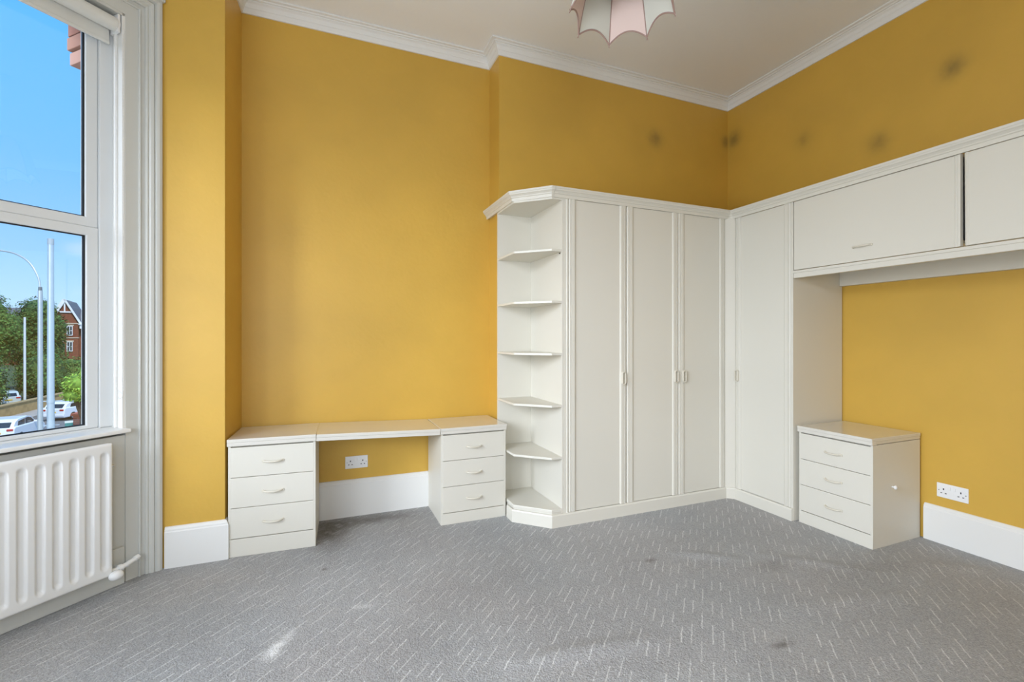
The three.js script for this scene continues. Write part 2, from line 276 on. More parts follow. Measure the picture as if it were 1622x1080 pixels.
// ---------------------------------------------------------------- windows of the bay
// local frame: x to the right seen from the room, z into the room, origin at the right end
const SILL = 0.82, HEAD = 3.03;
function bayWindow(n, at, turn, W, label) {
  const g = new THREE.Group(); g.name = 'window_' + n; g.position.set(at[0], 0, at[1]); g.rotation.y = turn; scene.add(g); struct(tag(g, label, 'window'));
  const r = -0.136, l = -W + 0.136;
  const both = (f) => [f(1), f(-1)];
  // wall round the opening
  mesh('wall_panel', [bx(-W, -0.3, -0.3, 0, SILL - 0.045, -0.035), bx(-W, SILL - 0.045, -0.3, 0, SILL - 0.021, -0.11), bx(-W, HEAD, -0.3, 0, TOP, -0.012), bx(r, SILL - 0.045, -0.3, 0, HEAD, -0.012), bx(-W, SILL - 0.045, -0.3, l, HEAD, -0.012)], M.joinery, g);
  // apron below the sill, a gap under the sill, skirting
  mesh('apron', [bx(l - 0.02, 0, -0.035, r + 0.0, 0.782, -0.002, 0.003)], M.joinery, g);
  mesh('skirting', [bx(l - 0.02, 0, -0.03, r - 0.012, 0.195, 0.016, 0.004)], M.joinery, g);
  // casing: fascia, bead, fascia, outer ogee
  const section = [[-0.001, -0.03], [-0.001, 0.002], [0.057, 0.006], [0.057, 0.013], [0.062, 0.017], [0.066, 0.013], [0.066, 0.008], [0.086, 0.010], [0.086, 0.020], [0.092, 0.026], [0.100, 0.024], [0.106, 0.032], [0.118, 0.036], [0.126, 0.030], [0.130, 0.044], [0.142, 0.048], [0.156, 0.046], [0.158, -0.02]];
  const frameG = sweep([[r, 0], [r, -HEAD], [l, -HEAD], [l, 0]], section, 1); frameG.rotateX(Math.PI / 2);
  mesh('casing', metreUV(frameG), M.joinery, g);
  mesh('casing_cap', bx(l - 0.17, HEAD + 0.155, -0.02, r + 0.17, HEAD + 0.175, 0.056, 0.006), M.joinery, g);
  // linings of the reveal with the staff bead
  for (const s of [1, -1]) { const X = (a, b) => s > 0 ? [a, b] : [-W - b, -W - a]; const A = X(-0.152, -0.136), B = X(-0.166, -0.15); mesh('jamb_lining', [bx(A[0], SILL - 0.01, -0.14, A[1], HEAD, 0.0, 0.002), bx(B[0], SILL, -0.052, B[1], HEAD, -0.036, 0.006)], M.gloss, g); }
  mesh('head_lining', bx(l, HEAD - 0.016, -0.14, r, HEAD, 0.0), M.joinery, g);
  mesh('window_sill', [bx(l - 0.03, SILL - 0.021, -0.13, r + 0.004, SILL, 0.05, 0.007)], M.gloss, g);
  // frame and sashes
  const fr = r - 0.014, fl = l + 0.014, zb = -0.15, zf = -0.085;
  mesh('window_frame', [bx(fr - 0.06, SILL, zb, fr, HEAD - 0.016, zf, 0.004), bx(fl, SILL, zb, fl + 0.06, HEAD - 0.016, zf, 0.004), bx(fl, SILL, zb, fr, SILL + 0.008, zf), bx(fl, HEAD - 0.05, zb, fr, HEAD - 0.016, zf, 0.004)], M.upvc, g);
  const sash = (name, y0, y1, z, bl, bt) => {
    const a = fl + 0.06, b = fr - 0.06, w = 0.053, o = mesh(name, [bx(a, y0, z - 0.05, a + w, y1, z, 0.006), bx(b - w, y0, z - 0.05, b, y1, z, 0.006), bx(a + w - 0.01, y0, z - 0.05, b - w + 0.01, y0 + bl, z, 0.006), bx(a + w - 0.01, y1 - bt, z - 0.05, b - w + 0.01, y1, z, 0.006)], M.upvc, g);
    const x0 = a + w, x1 = b - w, t = 0.007, zg = z - 0.012;
    mesh('gasket', [bx(x0 - 0.002, y0 + bl - 0.002, zg - 0.014, x0 + t, y1 - bt, zg), bx(x1 - t, y0 + bl - 0.002, zg - 0.014, x1 + 0.002, y1 - bt, zg), bx(x0, y0 + bl - 0.002, zg - 0.014, x1, y0 + bl + t * 0.7, zg), bx(x0, y1 - bt - t * 0.7, zg - 0.014, x1, y1 - bt + 0.002, zg)], M.gasket, o);
    mesh('pane', bx(x0, y0 + bl, zg - 0.010, x1, y1 - bt, zg - 0.006), M.glass, o);
  };
  sash('lower_sash', SILL + 0.008, 1.878, -0.094, 0.020, 0.047);
  sash('upper_sash', 1.878, HEAD - 0.05, -0.100, 0.050, 0.05);
  return g;
}
const win1 = bayWindow(1, BAY.right, R(45), 1.13, 'white sash window beside the yellow pier, overlooking the street');
bayWindow(2, BAY.c1, R(90), 1.1415, 'white sash window at the front of the bay, next to the street window');
bayWindow(3, [BAY.c1[0], BAY.c1[1] + 1.1415], R(90), 1.1415, 'white sash window at the front of the bay, next to the far side');
bayWindow(4, BAY.c2, R(135), 1.13, 'white sash window at the far side of the bay');
bayWindow(5, [-0.65, ZF], R(180), 1.3, 'added unseen white sash window in the wall facing the chimney breast');  // unseen window, added only to go with the fill lamp there

// brick quoin with a corbel outside the first window
{
  const mb = [std({ color: 0xb0806c, roughness: 0.9 }), std({ color: 0x9c6a58, roughness: 0.9 }), std({ color: 0xc09482, roughness: 0.9 })];
  const q = new THREE.Group(); q.name = 'brick_quoin'; q.position.copy(win1.position); q.rotation.y = R(45); scene.add(q); struct(tag(q, 'pale red brick corbel outside the window, beneath the eaves', 'brickwork'));
  mesh('mortar', bx(-0.15, 2.60, -0.298, -0.02, 3.4, -0.151), std({ color: 0xbdb3a5, roughness: 0.95 }), q);
  for (let k = 0; k < 10; k++) { const y = 2.62 + k * 0.075, ex = k === 2 ? -0.236 : k === 3 ? -0.248 : k > 3 ? -0.244 : -0.19; mesh('brick', bx(ex, y, -0.31, -0.1, y + 0.066, -0.152, 0.004), mb[k % 3], q); }
}

// ---------------------------------------------------------------- radiator below the window
function inWindow(name, label, category) { const o = thing(name, label, category, [BAY.right[0], 0, BAY.right[1]], R(45)); return o; }
{
  const t = inWindow('radiator', 'white pressed steel panel radiator with vertical flutes under the window', 'radiator');
  const x0 = -0.905, x1 = -0.238, y0 = 0.095, y1 = 0.768, zf = 0.094, pitch = 0.0608, first = -0.276;
  const NX = 268, NY = 90, P = [], I = [];
  const depth = (x, y) => {
    const k = (first - x) / pitch, f = Math.abs(k - Math.round(k)) * pitch, inX = Math.round(k) >= 0 && Math.round(k) <= 10;
    const hw = 0.0195, top = 0.725, bot = 0.137, r = hw;
    let dy = 0; if (y > top - r) dy = y - (top - r); else if (y < bot + r) dy = (bot + r) - y;
    const q = Math.hypot(f, Math.max(0, dy)) / hw; let z = 0;
    if (inX && q < 1) { const s = Math.min(1, (1 - q) / 0.55); z = -0.011 * s * s * (3 - 2 * s); }
    const e = Math.min(x - x0, x1 - x, y - y0, y1 - y), er = 0.012; if (e < er) z -= er - Math.sqrt(Math.max(0, er * er - (er - e) ** 2));
    return z;
  };
  for (let j = 0; j <= NY; j++) for (let i = 0; i <= NX; i++) { const x = x0 + (x1 - x0) * i / NX; const ty = j / NY, y = y0 + (y1 - y0) * (ty < .1 ? ty * ty * 5 + ty * .5 : ty > .9 ? 1 - ((1 - ty) ** 2 * 5 + (1 - ty) * .5) : .1 + (ty - .1)); P.push(x, y, zf + depth(x, y)); }
  for (let j = 0; j < NY; j++) for (let i = 0; i < NX; i++) { const a = j * (NX + 1) + i; I.push(a, a + 1, a + NX + 1, a + 1, a + NX + 2, a + NX + 1); }
  const face = new THREE.BufferGeometry(); face.setAttribute('position', new THREE.Float32BufferAttribute(P, 3)); face.setIndex(I); face.computeVertexNormals();
  mesh('front_panel', face, M.radiator, t);
  mesh('body', [bx(x0 + 0.002, y0 + 0.002, 0.056, x1 - 0.002, y1 - 0.002, zf - 0.0115, 0.006), bx(x0 + 0.01, y0 + 0.02, 0.04, x1 - 0.01, y1 - 0.02, 0.056)], M.radiator, t);
  for (const x of [x0 + 0.12, x1 - 0.12]) mesh('bracket', bx(x - 0.015, 0.15, -0.004, x + 0.015, 0.70, 0.042), M.radiator, t);
  mesh('vent_plug', cyl([x1 - 0.004, 0.648, 0.072], [x1 + 0.010, 0.648, 0.072], 0.009, 0.007, 12), M.chrome, t);
  const v = mesh('valve', [cyl([x1 - 0.01, 0.112, 0.07], [x1 + 0.03, 0.112, 0.07], 0.011), cyl([x1 + 0.03, 0.112, 0.07], [x1 + 0.05, 0.112, 0.068], 0.018, 0.018, 10), cyl([x1 + 0.05, 0.112, 0.068], [x1 + 0.075, 0.114, 0.062], 0.012)], M.plastic, t);
  const cap = new THREE.SphereGeometry(0.030, 24, 16); cap.scale(1.05, 0.80, 0.85); cap.translate(x1 + 0.004, 0.098, 0.108);
  mesh('valve_cap', metreUV(cap), M.plastic, v);
  mesh('pipe_tail', [cyl([x1 + 0.07, 0.113, 0.064], [x1 + 0.135, 0.122, 0.042], 0.0125, 0.011), cyl([x1 + 0.118, 0.12, 0.048], [x1 + 0.14, 0.123, 0.04], 0.014, 0.014, 12)], M.plastic, v);
  mesh('pipe_end', cyl([x1 + 0.1395, 0.1228, 0.0402], [x1 + 0.1425, 0.1233, 0.0392], 0.0075), M.dark, v);
}
// ---------------------------------------------------------------- roller blind, rolled up
{
  const t = inWindow('roller_blind', 'white roller blind rolled up at the top of the window', 'blind');
  const a = -1.13 + 0.158, b = -0.158, y = 2.960, z = -0.030, r = 0.036;
  mesh('roll', cyl([a + 0.012, y, z], [b - 0.012, y, z], r, r, 40), M.fabric, t);
  mesh('fabric', bx(a + 0.02, 2.872, z - r - 0.0005, b - 0.020, y, z - r + 0.0015), M.fabric, t);
  mesh('bottom_bar', bx(a + 0.018, 2.858, z - r - 0.006, b - 0.018, 2.876, z - r + 0.006, 0.004), M.fabric, t);
  for (const [p, q] of [[b - 0.012, b], [a, a + 0.012]]) mesh('bracket', [bx(p, y - 0.045, z - 0.04, q, 3.013, z + 0.028, 0.003), cyl([p, y, z], [q, y, z], 0.030, 0.030, 24)], M.plastic, t);
  const beads = [], c = [];
  for (let k = 0; k <= 220; k++) { const s = k / 220; let px, py; if (s < 0.485) { px = -0.150; py = 2.93 - (2.93 - 1.03) * s / 0.485; } else if (s < 0.515) { const q = (s - 0.485) / 0.03 * Math.PI; px = -0.166 + 0.016 * Math.cos(q); py = 1.03 - 0.05 * Math.sin(q); } else { px = -0.182; py = 1.03 + (2.93 - 1.03) * (s - 0.515) / 0.485; } c.push([px, py, 0.008]); }
  for (const [x, yy, zz] of c) { const s = new THREE.SphereGeometry(0.0024, 6, 4); s.translate(x, yy, zz); beads.push(metreUV(s)); }
  mesh('bead_chain', [...beads, tube(c.filter((q, i) => i % 6 === 0), 0.0008, 120, 4)], M.plastic, t);
}

// ================================================================ FITTED FURNITURE
const bowHandle = (() => {   // bowed pull, 105 mm
  const p = []; for (let k = 0; k <= 16; k++) { const s = k / 16 * 2 - 1, z = 0.024 * Math.pow(1 - Math.pow(Math.abs(s), 3.2), 0.8); p.push([s * 0.053, -0.002 + 0.003 * s * s, z]); }
  const g = tube(p, 0.0052, 40, 8); g.scale(1, 1.15, 1); return mergeAll([g, cyl([-0.053, 0, -0.001], [-0.053, 0, 0.006], 0.008), cyl([0.053, 0, -0.001], [0.053, 0, 0.006], 0.008)]);
})();
const ringHandle = (() => {  // upright stadium ring, 97 mm
  const s = new THREE.Shape(), h = 0.030, r = 0.0185; s.absarc(0, h, r, 0, Math.PI); s.absarc(0, -h, r, Math.PI, Math.PI * 2);
  const o = new THREE.Path(), i = 0.0095; o.absarc(0, h, i, 0, Math.PI); o.absarc(0, -h, i, Math.PI, Math.PI * 2); s.holes.push(o);
  const g = new THREE.ExtrudeGeometry(s, { depth: 0.010, bevelEnabled: true, bevelThickness: 0.004, bevelSize: 0.003, bevelOffset: -0.003, bevelSegments: 2, curveSegments: 10 }); g.translate(0, 0, 0.003); return metreUV(g);
})();
// drawer pedestal; local frame: left front bottom corner at the origin, front looks along +z
function pedestal(name, label, pos, turn, W, D, H, over) {
  const t = thing(name, label, 'drawers', pos, turn, 'three-drawer chests of the fitted bedroom suite');
  const top = 0.043, pl = H - top - 0.008 - 3 * 0.181, f = -0.017;
  mesh('carcass', [bx(0.004, 0, -D, 0.019, H - top, f, 0.0015), bx(W - 0.019, 0, -D, W - 0.004, H - top, f, 0.0015), bx(0.019, 0.02, -D, W - 0.019, H - top, -D + 0.012), bx(0.019, H - top - 0.016, -D + 0.012, W - 0.019, H - top, f - 0.03), bx(0.019, pl - 0.01, -D + 0.012, W - 0.019, pl, f - 0.03)], M.cream, t);
  mesh('plinth', bx(0.0035, 0, f - 0.018, W - 0.0035, pl - 0.003, f + 0.0015, 0.002), M.cream, t);
  mesh('top', [bx(0, H - 0.021, -D, W, H, 0, 0.004), bx(0, H - top, -0.05, W, H - 0.019, -0.003, 0.004), bx(0.004, H - top + 0.004, -D, W - 0.004, H - 0.02, -0.05)], M.creamTop, t);
  for (let k = 0; k < 3; k++) { const y = pl + k * 0.181; const d = mesh('drawer', [bx(0.0155, y + 0.0015, f - 0.018, W - 0.0155, y + 0.1795, f + 0.001, 0.0025), bx(0.03, y + 0.02, f - 0.3, W - 0.03, y + 0.15, f - 0.018)], M.cream, t); const h = mesh('handle', bowHandle, M.handle, d); h.position.set(W / 2, y + 0.088, f + 0.001); }
  return t;
}
pedestal('drawer_chest', 'white three-drawer desk pedestal between the yellow pier and the knee hole', [-0.51, 0, -3.160], R(-2.6), 0.485, 0.42, 0.701);
pedestal('drawer_chest', 'white three-drawer desk pedestal beside the open corner shelves', [0.766, 0, -3.148], 0, 0.489, 0.43, 0.674);
const bedside = pedestal('drawer_chest', 'white three-drawer bedside chest with glossy top below the overhead cupboards', [3.115, 0, -2.279], R(-90), 0.485, 0.505, 0.681);
{ // desk bridge
  const t = thing('desk_top', 'white desk bridge panel spanning the gap between two drawer pedestals', 'desk top', [-0.0245, 0.6985, -3.1395], 0); t.rotation.set(0, R(0.58), -Math.atan2(0.0255, 0.786));
  mesh('panel', [bx(0.001, -0.021, -0.436, 0.7895, 0, 0, 0.004)], M.creamTop, t);
  mesh('front_edging', [bx(0.001, -0.043, -0.05, 0.7895, -0.019, -0.003, 0.004)], M.creamTop, t);
}
{ // key-like turn knob left on the side of the bedside chest
  mesh('knob', [cyl([0.485 - 0.002, 0.365, -0.205], [0.485 + 0.012, 0.365, -0.205], 0.005), (() => { const g = new THREE.SphereGeometry(0.0115, 16, 12); g.scale(0.8, 1.15, 0.9); g.translate(0.485 + 0.017, 0.365, -0.205); return metreUV(g); })()], M.plastic, bedside);
}
// doors: flat panel between fluted stiles; local frame: left bottom corner, front at z = 0
const stileShape = [[0, -0.019], [0, -0.006], [0.003, -0.001], [0.009, 0.002], [0.017, 0.002], [0.0195, -0.003], [0.022, 0.0025], [0.044, 0.0035], [0.051, 0.001], [0.054, -0.005], [0.057, -0.006], [0.058, -0.019]];
function doorSlab(W, H) { return bx(0.056, 0, -0.019, W - 0.056, H, -0.006, 0.001); }
function addDoor(parent, at, turn, W, H, handleX, handleY) {
  const d = mesh('door', doorSlab(W, H), M.cream, parent); d.position.set(...at); d.rotation.y = turn;
  mesh('stile', upright(stileShape.slice().reverse(), 0, H), M.creamTrim, d);
  mesh('stile', upright(stileShape.map(([x, z]) => [W - x, z]), 0, H), M.creamTrim, d);
  const h = mesh('handle', ringHandle, M.handle, d); h.position.set(handleX, handleY - at[1], 0.002); return d;
}
const DY0 = 0.090, DY1 = 2.267, DH = DY1 - DY0 - 0.003;
{
  const t = thing('wardrobe', 'cream single-door wardrobe beside the open corner shelves', 'wardrobe', [0, 0, 0], 0);
  mesh('carcass', [bx(1.556, 0.03, -3.362, 1.574, DY1, -2.842, 0.002), bx(1.574, 0.03, ZB + 0.004, 2.076, 0.088, -2.88), bx(1.574, DY1 - 0.018, -3.362, 2.076, DY1, -2.862), bx(2.060, 0.088, -3.362, 2.076, DY1 - 0.018, -2.862), bx(1.574, 0.088, -3.362, 2.060, DY1 - 0.018, -3.35)], M.cream, t);
  mesh('end_post', bx(1.574, 0.03, -2.862, 1.592, DY1, -2.838, 0.006), M.cream, t);
  addDoor(t, [1.5935, DY0, -2.838], 0, 0.480, DH, 0.480 - 0.029, 1.006);
}
{
  const t = thing('wardrobe', 'cream double-door wardrobe running into the corner of the room', 'wardrobe', [0, 0, 0], 0);
  mesh('carcass', [bx(2.078, 0.03, -3.362, 2.094, DY1, -2.862), bx(2.094, 0.03, -3.362, 3.05, 0.088, -2.88), bx(2.094, DY1 - 0.018, -3.362, 3.05, DY1, -2.862), bx(2.094, 0.088, -3.362, 3.05, DY1 - 0.018, -3.35), bx(3.034, 0.088, -3.35, 3.05, DY1 - 0.018, -2.862)], M.cream, t);
  addDoor(t, [2.080, DY0, -2.838], 0, 0.4765, DH, 0.4765 - 0.027, 1.003);
  addDoor(t, [2.560, DY0, -2.838], 0, 0.4765, DH, 0.048, 1.001);
}
{
  const t = thing('wardrobe', 'white single-door wardrobe standing beside the bedside chest', 'wardrobe', [0, 0, 0], 0);
  mesh('carcass', [bx(3.122, 0.03, -2.80, 3.625, 0.088, -2.312), bx(3.122, DY1 - 0.018, -2.80, 3.625, DY1, -2.312), bx(3.612, 0.088, -2.80, 3.625, DY1 - 0.018, -2.312), bx(3.122, 0.088, -2.80, 3.612, DY1 - 0.018, -2.785)], M.cream, t);
  mesh('end_panel', bx(3.100, 0.0, -2.312, 3.632, DY1, -2.296, 0.002), M.cream, t);
  mesh('corner_post', prism([[3.040, -2.842], [3.101, -2.794], [3.122, -2.794], [3.122, -2.85], [3.06, -2.86], [3.04, -2.86]], 0.03, DY1), M.cream, t);
  addDoor(t, [3.100, DY0, -2.793], R(-90), 0.480, DH, 0.022, 0.996);
}
// open corner shelves
{
  const t = thing('corner_shelf', 'open white corner shelf unit with six angled shelves at the wardrobe end', 'shelves', [0, 0, 0], 0);
  mesh('back_panel', bx(1.262, 0.09, -3.372, 1.555, DY1, -3.356), M.cream, t);
  mesh('side_panel', bx(1.541, 0.09, -3.356, 1.5555, DY1, -2.842, 0.002), M.cream, t);
  const arc = (x, z, r, a0, a1) => { const o = []; for (let k = 0; k <= 4; k++) { const q = R(a0 + (a1 - a0) * k / 4); o.push([x + r * Math.cos(q), z + r * Math.sin(q)]); } return o; };
  const plan = [[1.541, -3.356], [1.541, -2.842], [1.463, -2.842], ...arc(1.292, -3.050, 0.03, 130, 180), [1.262, -3.356]];
  for (const y of [1.911, 1.555, 1.195, 0.837, 0.478]) mesh('shelf', prism(plan, y - 0.016, y, 0.002), M.cream, t);
  mesh('shelf', prism(plan, 0.098, 0.121, 0.004), M.cream, t);
  mesh('top_panel', prism(plan, DY1 - 0.016, DY1), M.cream, t);
  mesh('base', prism([[1.541, -3.356], [1.541, -2.845], [1.466, -2.845], [1.268, -3.045], [1.268, -3.356]], 0.0, 0.098), M.cream, t);
  mesh('shelf_pin', cyl([1.541, 1.888, -2.87], [1.535, 1.888, -2.87], 0.004, 0.004, 8), M.dark, t);
}
// plinth and crown run through all units
{
  const p = [[1.262, -3.145], [1.262, -3.046], [1.464, -2.842], [3.046, -2.842], [3.1, -2.794], [3.1, -2.298]];
  const t = mesh('plinth', sweep(p, [[0.001, 0], [0.013, 0], [0.013, 0.078], [0.009, 0.087], [0.001, 0.089]], 1), M.cream);
  tag(t, 'long white plinth along the foot of shelves and wardrobes', 'plinth');
  const sec = [[-0.021, 2.2695], [0.0005, 2.2695], [0.0005, 2.264], [0.010, 2.264], [0.012, 2.284], [0.018, 2.288], [0.019, 2.294], [0.028, 2.303], [0.034, 2.306], [0.036, 2.313], [0.040, 2.318], [0.040, 2.330], [-0.021, 2.330]];
  tag(mesh('crown_moulding', sweep([[1.262, ZA + 0.002], [1.262, -3.05], [1.462, -2.842], [1.4725, -2.842]], sec, 1), M.creamTrim), 'stepped white crown moulding around the top of the open corner shelves', 'moulding');
  const q = []; for (let k = 0; k <= 6; k++) { const a = R(90 - 90 * k / 6); q.push([3.055 + 0.0 + 0.045 * (1 - Math.sin(a)) * 0 + 0.045 * Math.cos(a), -2.797 - 0.045 * Math.sin(a)]); }
  tag(mesh('crown_moulding', sweep([[1.4745, -2.842], ...q, [3.1, -0.42]], sec, 1), M.creamTrim), 'long white crown moulding over the wardrobes and overhead cupboards', 'moulding');
}
// overhead cupboards
function overhead(label, z0, z1, tilt, stileEnds) {
  const t = thing('overhead_cupboard', label, 'cupboard', [3.100, 0, z0], R(-90));    // local x runs towards +z, front looks to -x
  const W = z1 - z0, y0 = 1.797, y1 = 2.2692;
  mesh('carcass', [bx(0.001, y0, -0.538, 0.017, y1, stileEnds[0] ? -0.16 : -0.021), bx(W - 0.017, y0, -0.538, W - 0.001, y1, stileEnds[1] ? -0.16 : -0.021), bx(0.017, y0, -0.538, W - 0.017, y0 + 0.016, -0.021), bx(0.017, y1 - 0.016, -0.538, W - 0.017, y1, -0.021), bx(0.017, y0, -0.538, W - 0.017, y1, -0.526)], M.cream, t);
  const f = mesh('flap', bx(0.004, 0, -0.019, W - (stileEnds[1] ? 0.04 : 0.012), 0.483, 0, 0.002), M.cream, t); f.position.set(0, 1.779, 0); f.rotation.z = tilt;
  if (stileEnds[1]) mesh('edge_trim', upright([[W - 0.041, -0.019], [W - 0.041, -0.002], [W - 0.036, 0.002], [W - 0.030, -0.002], [W - 0.026, 0.004], [W - 0.014, 0.003], [W - 0.012, -0.019]].reverse(), 0, 0.483), M.cream, f);
  if (stileEnds[0]) mesh('edge_trim', upright([[0.004, -0.019], [0.004, 0.002], [0.012, 0.005], [0.018, 0.001], [0.024, -0.019]], 0, 0.483), M.cream, f);
  const h = mesh('handle', bowHandle, M.handle, f); h.position.set(W * 0.4785, 0.09, 0);
  return t;
}
overhead('white overhead cupboard with a wide lift-up flap next to the tall wardrobe', -2.294, -1.347, 0, [0, 1]);
overhead('white overhead cupboard with ajar flap, beyond the dark vertical gap', -1.345, -0.43, R(0.35), [1, 0]);
tag(mesh('pelmet_rail', [bx(3.100, 1.722, -2.2945, 3.128, 1.762, -0.43, 0.004), bx(3.094, 1.756, -2.2945, 3.13, 1.774, -0.43, 0.003)], M.cream), 'white rail along the lower front edge of the overhead cupboards', 'rail');
tag(mesh('wall_batten', bx(3.598, 1.686, -2.2945, 3.641, 1.796, -0.43, 0.003), M.cream), 'white batten on the yellow wall under the overhead soffit', 'batten');

// ---------------------------------------------------------------- wall sockets; local frame: plate in x, y, front at +z
function socket(label, pos, turn, on) {
  const t = thing('wall_socket', label, 'socket', pos, turn, 'double wall sockets'); const w = 0.079, h = 0.045;
  mesh('face_plate', bx(-w, -h, -0.001, w, h, 0.008, 0.004), M.plastic, t);
  for (const s of [-1, 1]) {
    const x = s * 0.043;
    mesh('pin_slot', bx(x - 0.003, 0.004, 0.0075, x + 0.003, 0.015, 0.0086), M.dark, t);
    for (const e of [-1, 1]) mesh('pin_slot', bx(x + e * 0.0115 - 0.0045, -0.0185, 0.0075, x + e * 0.0115 + 0.0045, -0.0125, 0.0086), std({ color: 0x6d6c6a, roughness: 0.7 }), t);
    const r = mesh('rocker_switch', bx(-0.0055, -0.009, -0.003, 0.0055, 0.009, 0.004, 0.0015), M.plastic, t); r.position.set(s * 0.0125, 0.020, 0.009); r.rotation.x = on ? 0.14 : -0.14;
    mesh('screw', cyl([s * 0.067, 0, 0.0075], [s * 0.067, 0, 0.009], 0.0032, 0.0032, 10), M.chrome, t);
  }
}
socket('white double socket on the yellow wall in the desk knee hole', [0.244, 0.391, ZA], 0, false);
socket('white double socket on the yellow wall above the tall skirting board', [XR, 0.336, -1.638], R(-90), false);

// ---------------------------------------------------------------- pendant shade
{
  const cx = 1.2, cz = -1.668, t = thing('pendant_shade', 'pink and cream fabric umbrella lampshade with scalloped rim hanging from the ceiling', 'lampshade', [cx, 0, cz], 0);
  const N = 8, a0 = R(22.5 + 42), yb = 2.70, prof = (s) => [0.045 + (0.228 - 0.045) * Math.pow(s, 0.62), 3.04 - 0.34 * Math.pow(s, 1.55)];
  const pink = std({ color: 0xe9d2c8, roughness: 0.9, side: THREE.DoubleSide }), cream = std({ color: 0xdcdcd0, roughness: 0.9, side: THREE.DoubleSide }), trim = std({ color: 0xa98d82, roughness: 0.85 });
  for (let k = 0; k < N; k++) {
    const A = a0 + k * 2 * Math.PI / N, B = A + 2 * Math.PI / N, P = [], I = [], nu = 12, nv = 16, rim = [];
    for (const skin of [0, 1]) for (let j = 0; j <= nv; j++) for (let i = 0; i <= nu; i++) {
      const u = i / nu, scal = 0.075 * (1 - Math.pow(2 * u - 1, 2)), s = (j / nv) * (1 - scal), [r, y] = prof(s), rr = r - skin * 0.0015;
      const ax = Math.cos(A) * rr, az = Math.sin(A) * rr, bx_ = Math.cos(B) * rr, bz = Math.sin(B) * rr, sag = 1 - 0.02 * (1 - (2 * u - 1) ** 2);
      const p = [(ax + (bx_ - ax) * u) * sag, y, (az + (bz - az) * u) * sag]; P.push(...p); if (j === nv && !skin) rim.push(p);
    }
    const S = (nu + 1) * (nv + 1);
    for (let j = 0; j < nv; j++) for (let i = 0; i < nu; i++) { const a = j * (nu + 1) + i, b = a + 1, c = a + nu + 1, d = c + 1; I.push(a, b, c, b, d, c, S + a, S + c, S + b, S + b, S + c, S + d); }
    const g = new THREE.BufferGeometry(); g.setAttribute('position', new THREE.Float32BufferAttribute(P, 3)); g.setIndex(I); g.computeVertexNormals();
    const panel = mesh('shade_panel', g, k % 2 ? pink : cream, t);
    mesh('braid', tube(rim, 0.0036, 30, 6), trim, panel);
    const rib = []; for (let j = 0; j <= 14; j++) { const [r, y] = prof(j / 14); rib.push([Math.cos(A) * (r - 0.002), y, Math.sin(A) * (r - 0.002)]); }
    rib.push([Math.cos(A) * 0.231, yb - 0.012, Math.sin(A) * 0.231]); mesh('rib', tube(rib, 0.0026, 30, 6), trim, t);
  }
  mesh('lamp_holder', [cyl([0, 2.93, 0], [0, 3.05, 0], 0.019, 0.016), cyl([0, 2.90, 0], [0, 2.935, 0], 0.022)], M.plastic, t);
  const bulb = new THREE.LatheGeometry([[0.0, 2.775], [0.018, 2.779], [0.029, 2.795], [0.031, 2.815], [0.026, 2.845], [0.016, 2.88], [0.013, 2.905]].map(([r, y]) => new THREE.Vector2(r, y)), 24);
  mesh('bulb', bulb, std({ color: 0xf4f2ec, roughness: 0.35 }), t);
  mesh('cord', cyl([0, 3.05, 0], [0, TOP - 0.02, 0], 0.0035, 0.0035, 8), M.plastic, t);
  mesh('ceiling_rose', new THREE.LatheGeometry([[0, TOP - 0.035], [0.02, TOP - 0.034], [0.045, TOP - 0.018], [0.05, TOP], [0, TOP]].map(([r, y]) => new THREE.Vector2(r, y)), 28), M.plastic, t);
}

// ================================================================ THE STREET BELOW
const G = -5.4;
{
  const asph = dataTex(256, 256, (u, v, x, y) => { const n = 0.40 + 0.10 * (hash2(x, y, 5) - 0.5) + 0.10 * (fbm(u * 6, v * 6, 6, 6, 12, 4) - 0.5); return [n, n * 0.99, n * 0.98]; }, true, [0.25, 0.25]);
  tag(struct(mesh('road', bx(-22.3, G - 0.3, -240, -9.5, G, 40), std({ map: asph, roughness: 0.95 }))), 'grey asphalt road', 'road');
  const pav = dataTex(256, 256, (u, v, x, y) => { const n = 0.60 + 0.06 * (hash2(x, y, 6) - 0.5) + 0.08 * (fbm(u * 5, v * 5, 5, 5, 14, 4) - 0.5); return [n, n * 0.97, n * 0.93]; }, true, [0.3, 0.3]);
  const pm = std({ map: pav, roughness: 0.95 });
  tag(struct(mesh('pavement', bx(-24.2, G - 0.3, -240, -22.3, G + 0.11, 40), pm)), 'pavement along the garden wall', 'pavement');
  tag(struct(mesh('pavement', bx(-9.5, G - 0.3, -240, -3.0, G + 0.11, 40), pm)), 'pavement in front of the house', 'pavement');
  const grass = dataTex(256, 256, (u, v, x, y) => { const n = 0.8 + 0.4 * (fbm(u * 16, v * 16, 16, 16, 19, 4) - 0.5) + 0.2 * (hash2(x, y, 8) - 0.5); return [0.27 * n, 0.36 * n, 0.17 * n]; }, true, [0.2, 0.2]);
  tag(struct(mesh('lawn', bx(-260, G - 0.4, -300, -24.6, G + 0.02, 60), std({ map: grass, roughness: 1 }))), 'grass behind the garden wall', 'lawn');
  const w = thing('garden_wall', 'low tan rendered wall with coping along the far pavement', 'wall', [-24.4, G, 0]);
  const wt = dataTex(256, 256, (u, v, x, y) => { const n = 1 + 0.25 * (fbm(u * 8, v * 8, 8, 8, 23, 4) - 0.5); return [0.66 * n, 0.55 * n, 0.37 * n]; }, true, [0.4, 0.4]);
  mesh('wall_body', bx(-0.2, 0, -130, 0.2, 1.0, 20), std({ map: wt, roughness: 0.95 }), w);
  mesh('coping', bx(-0.26, 1.0, -130, 0.26, 1.12, 20, 0.03), std({ color: 0x9a8660, roughness: 0.9 }), w);
}
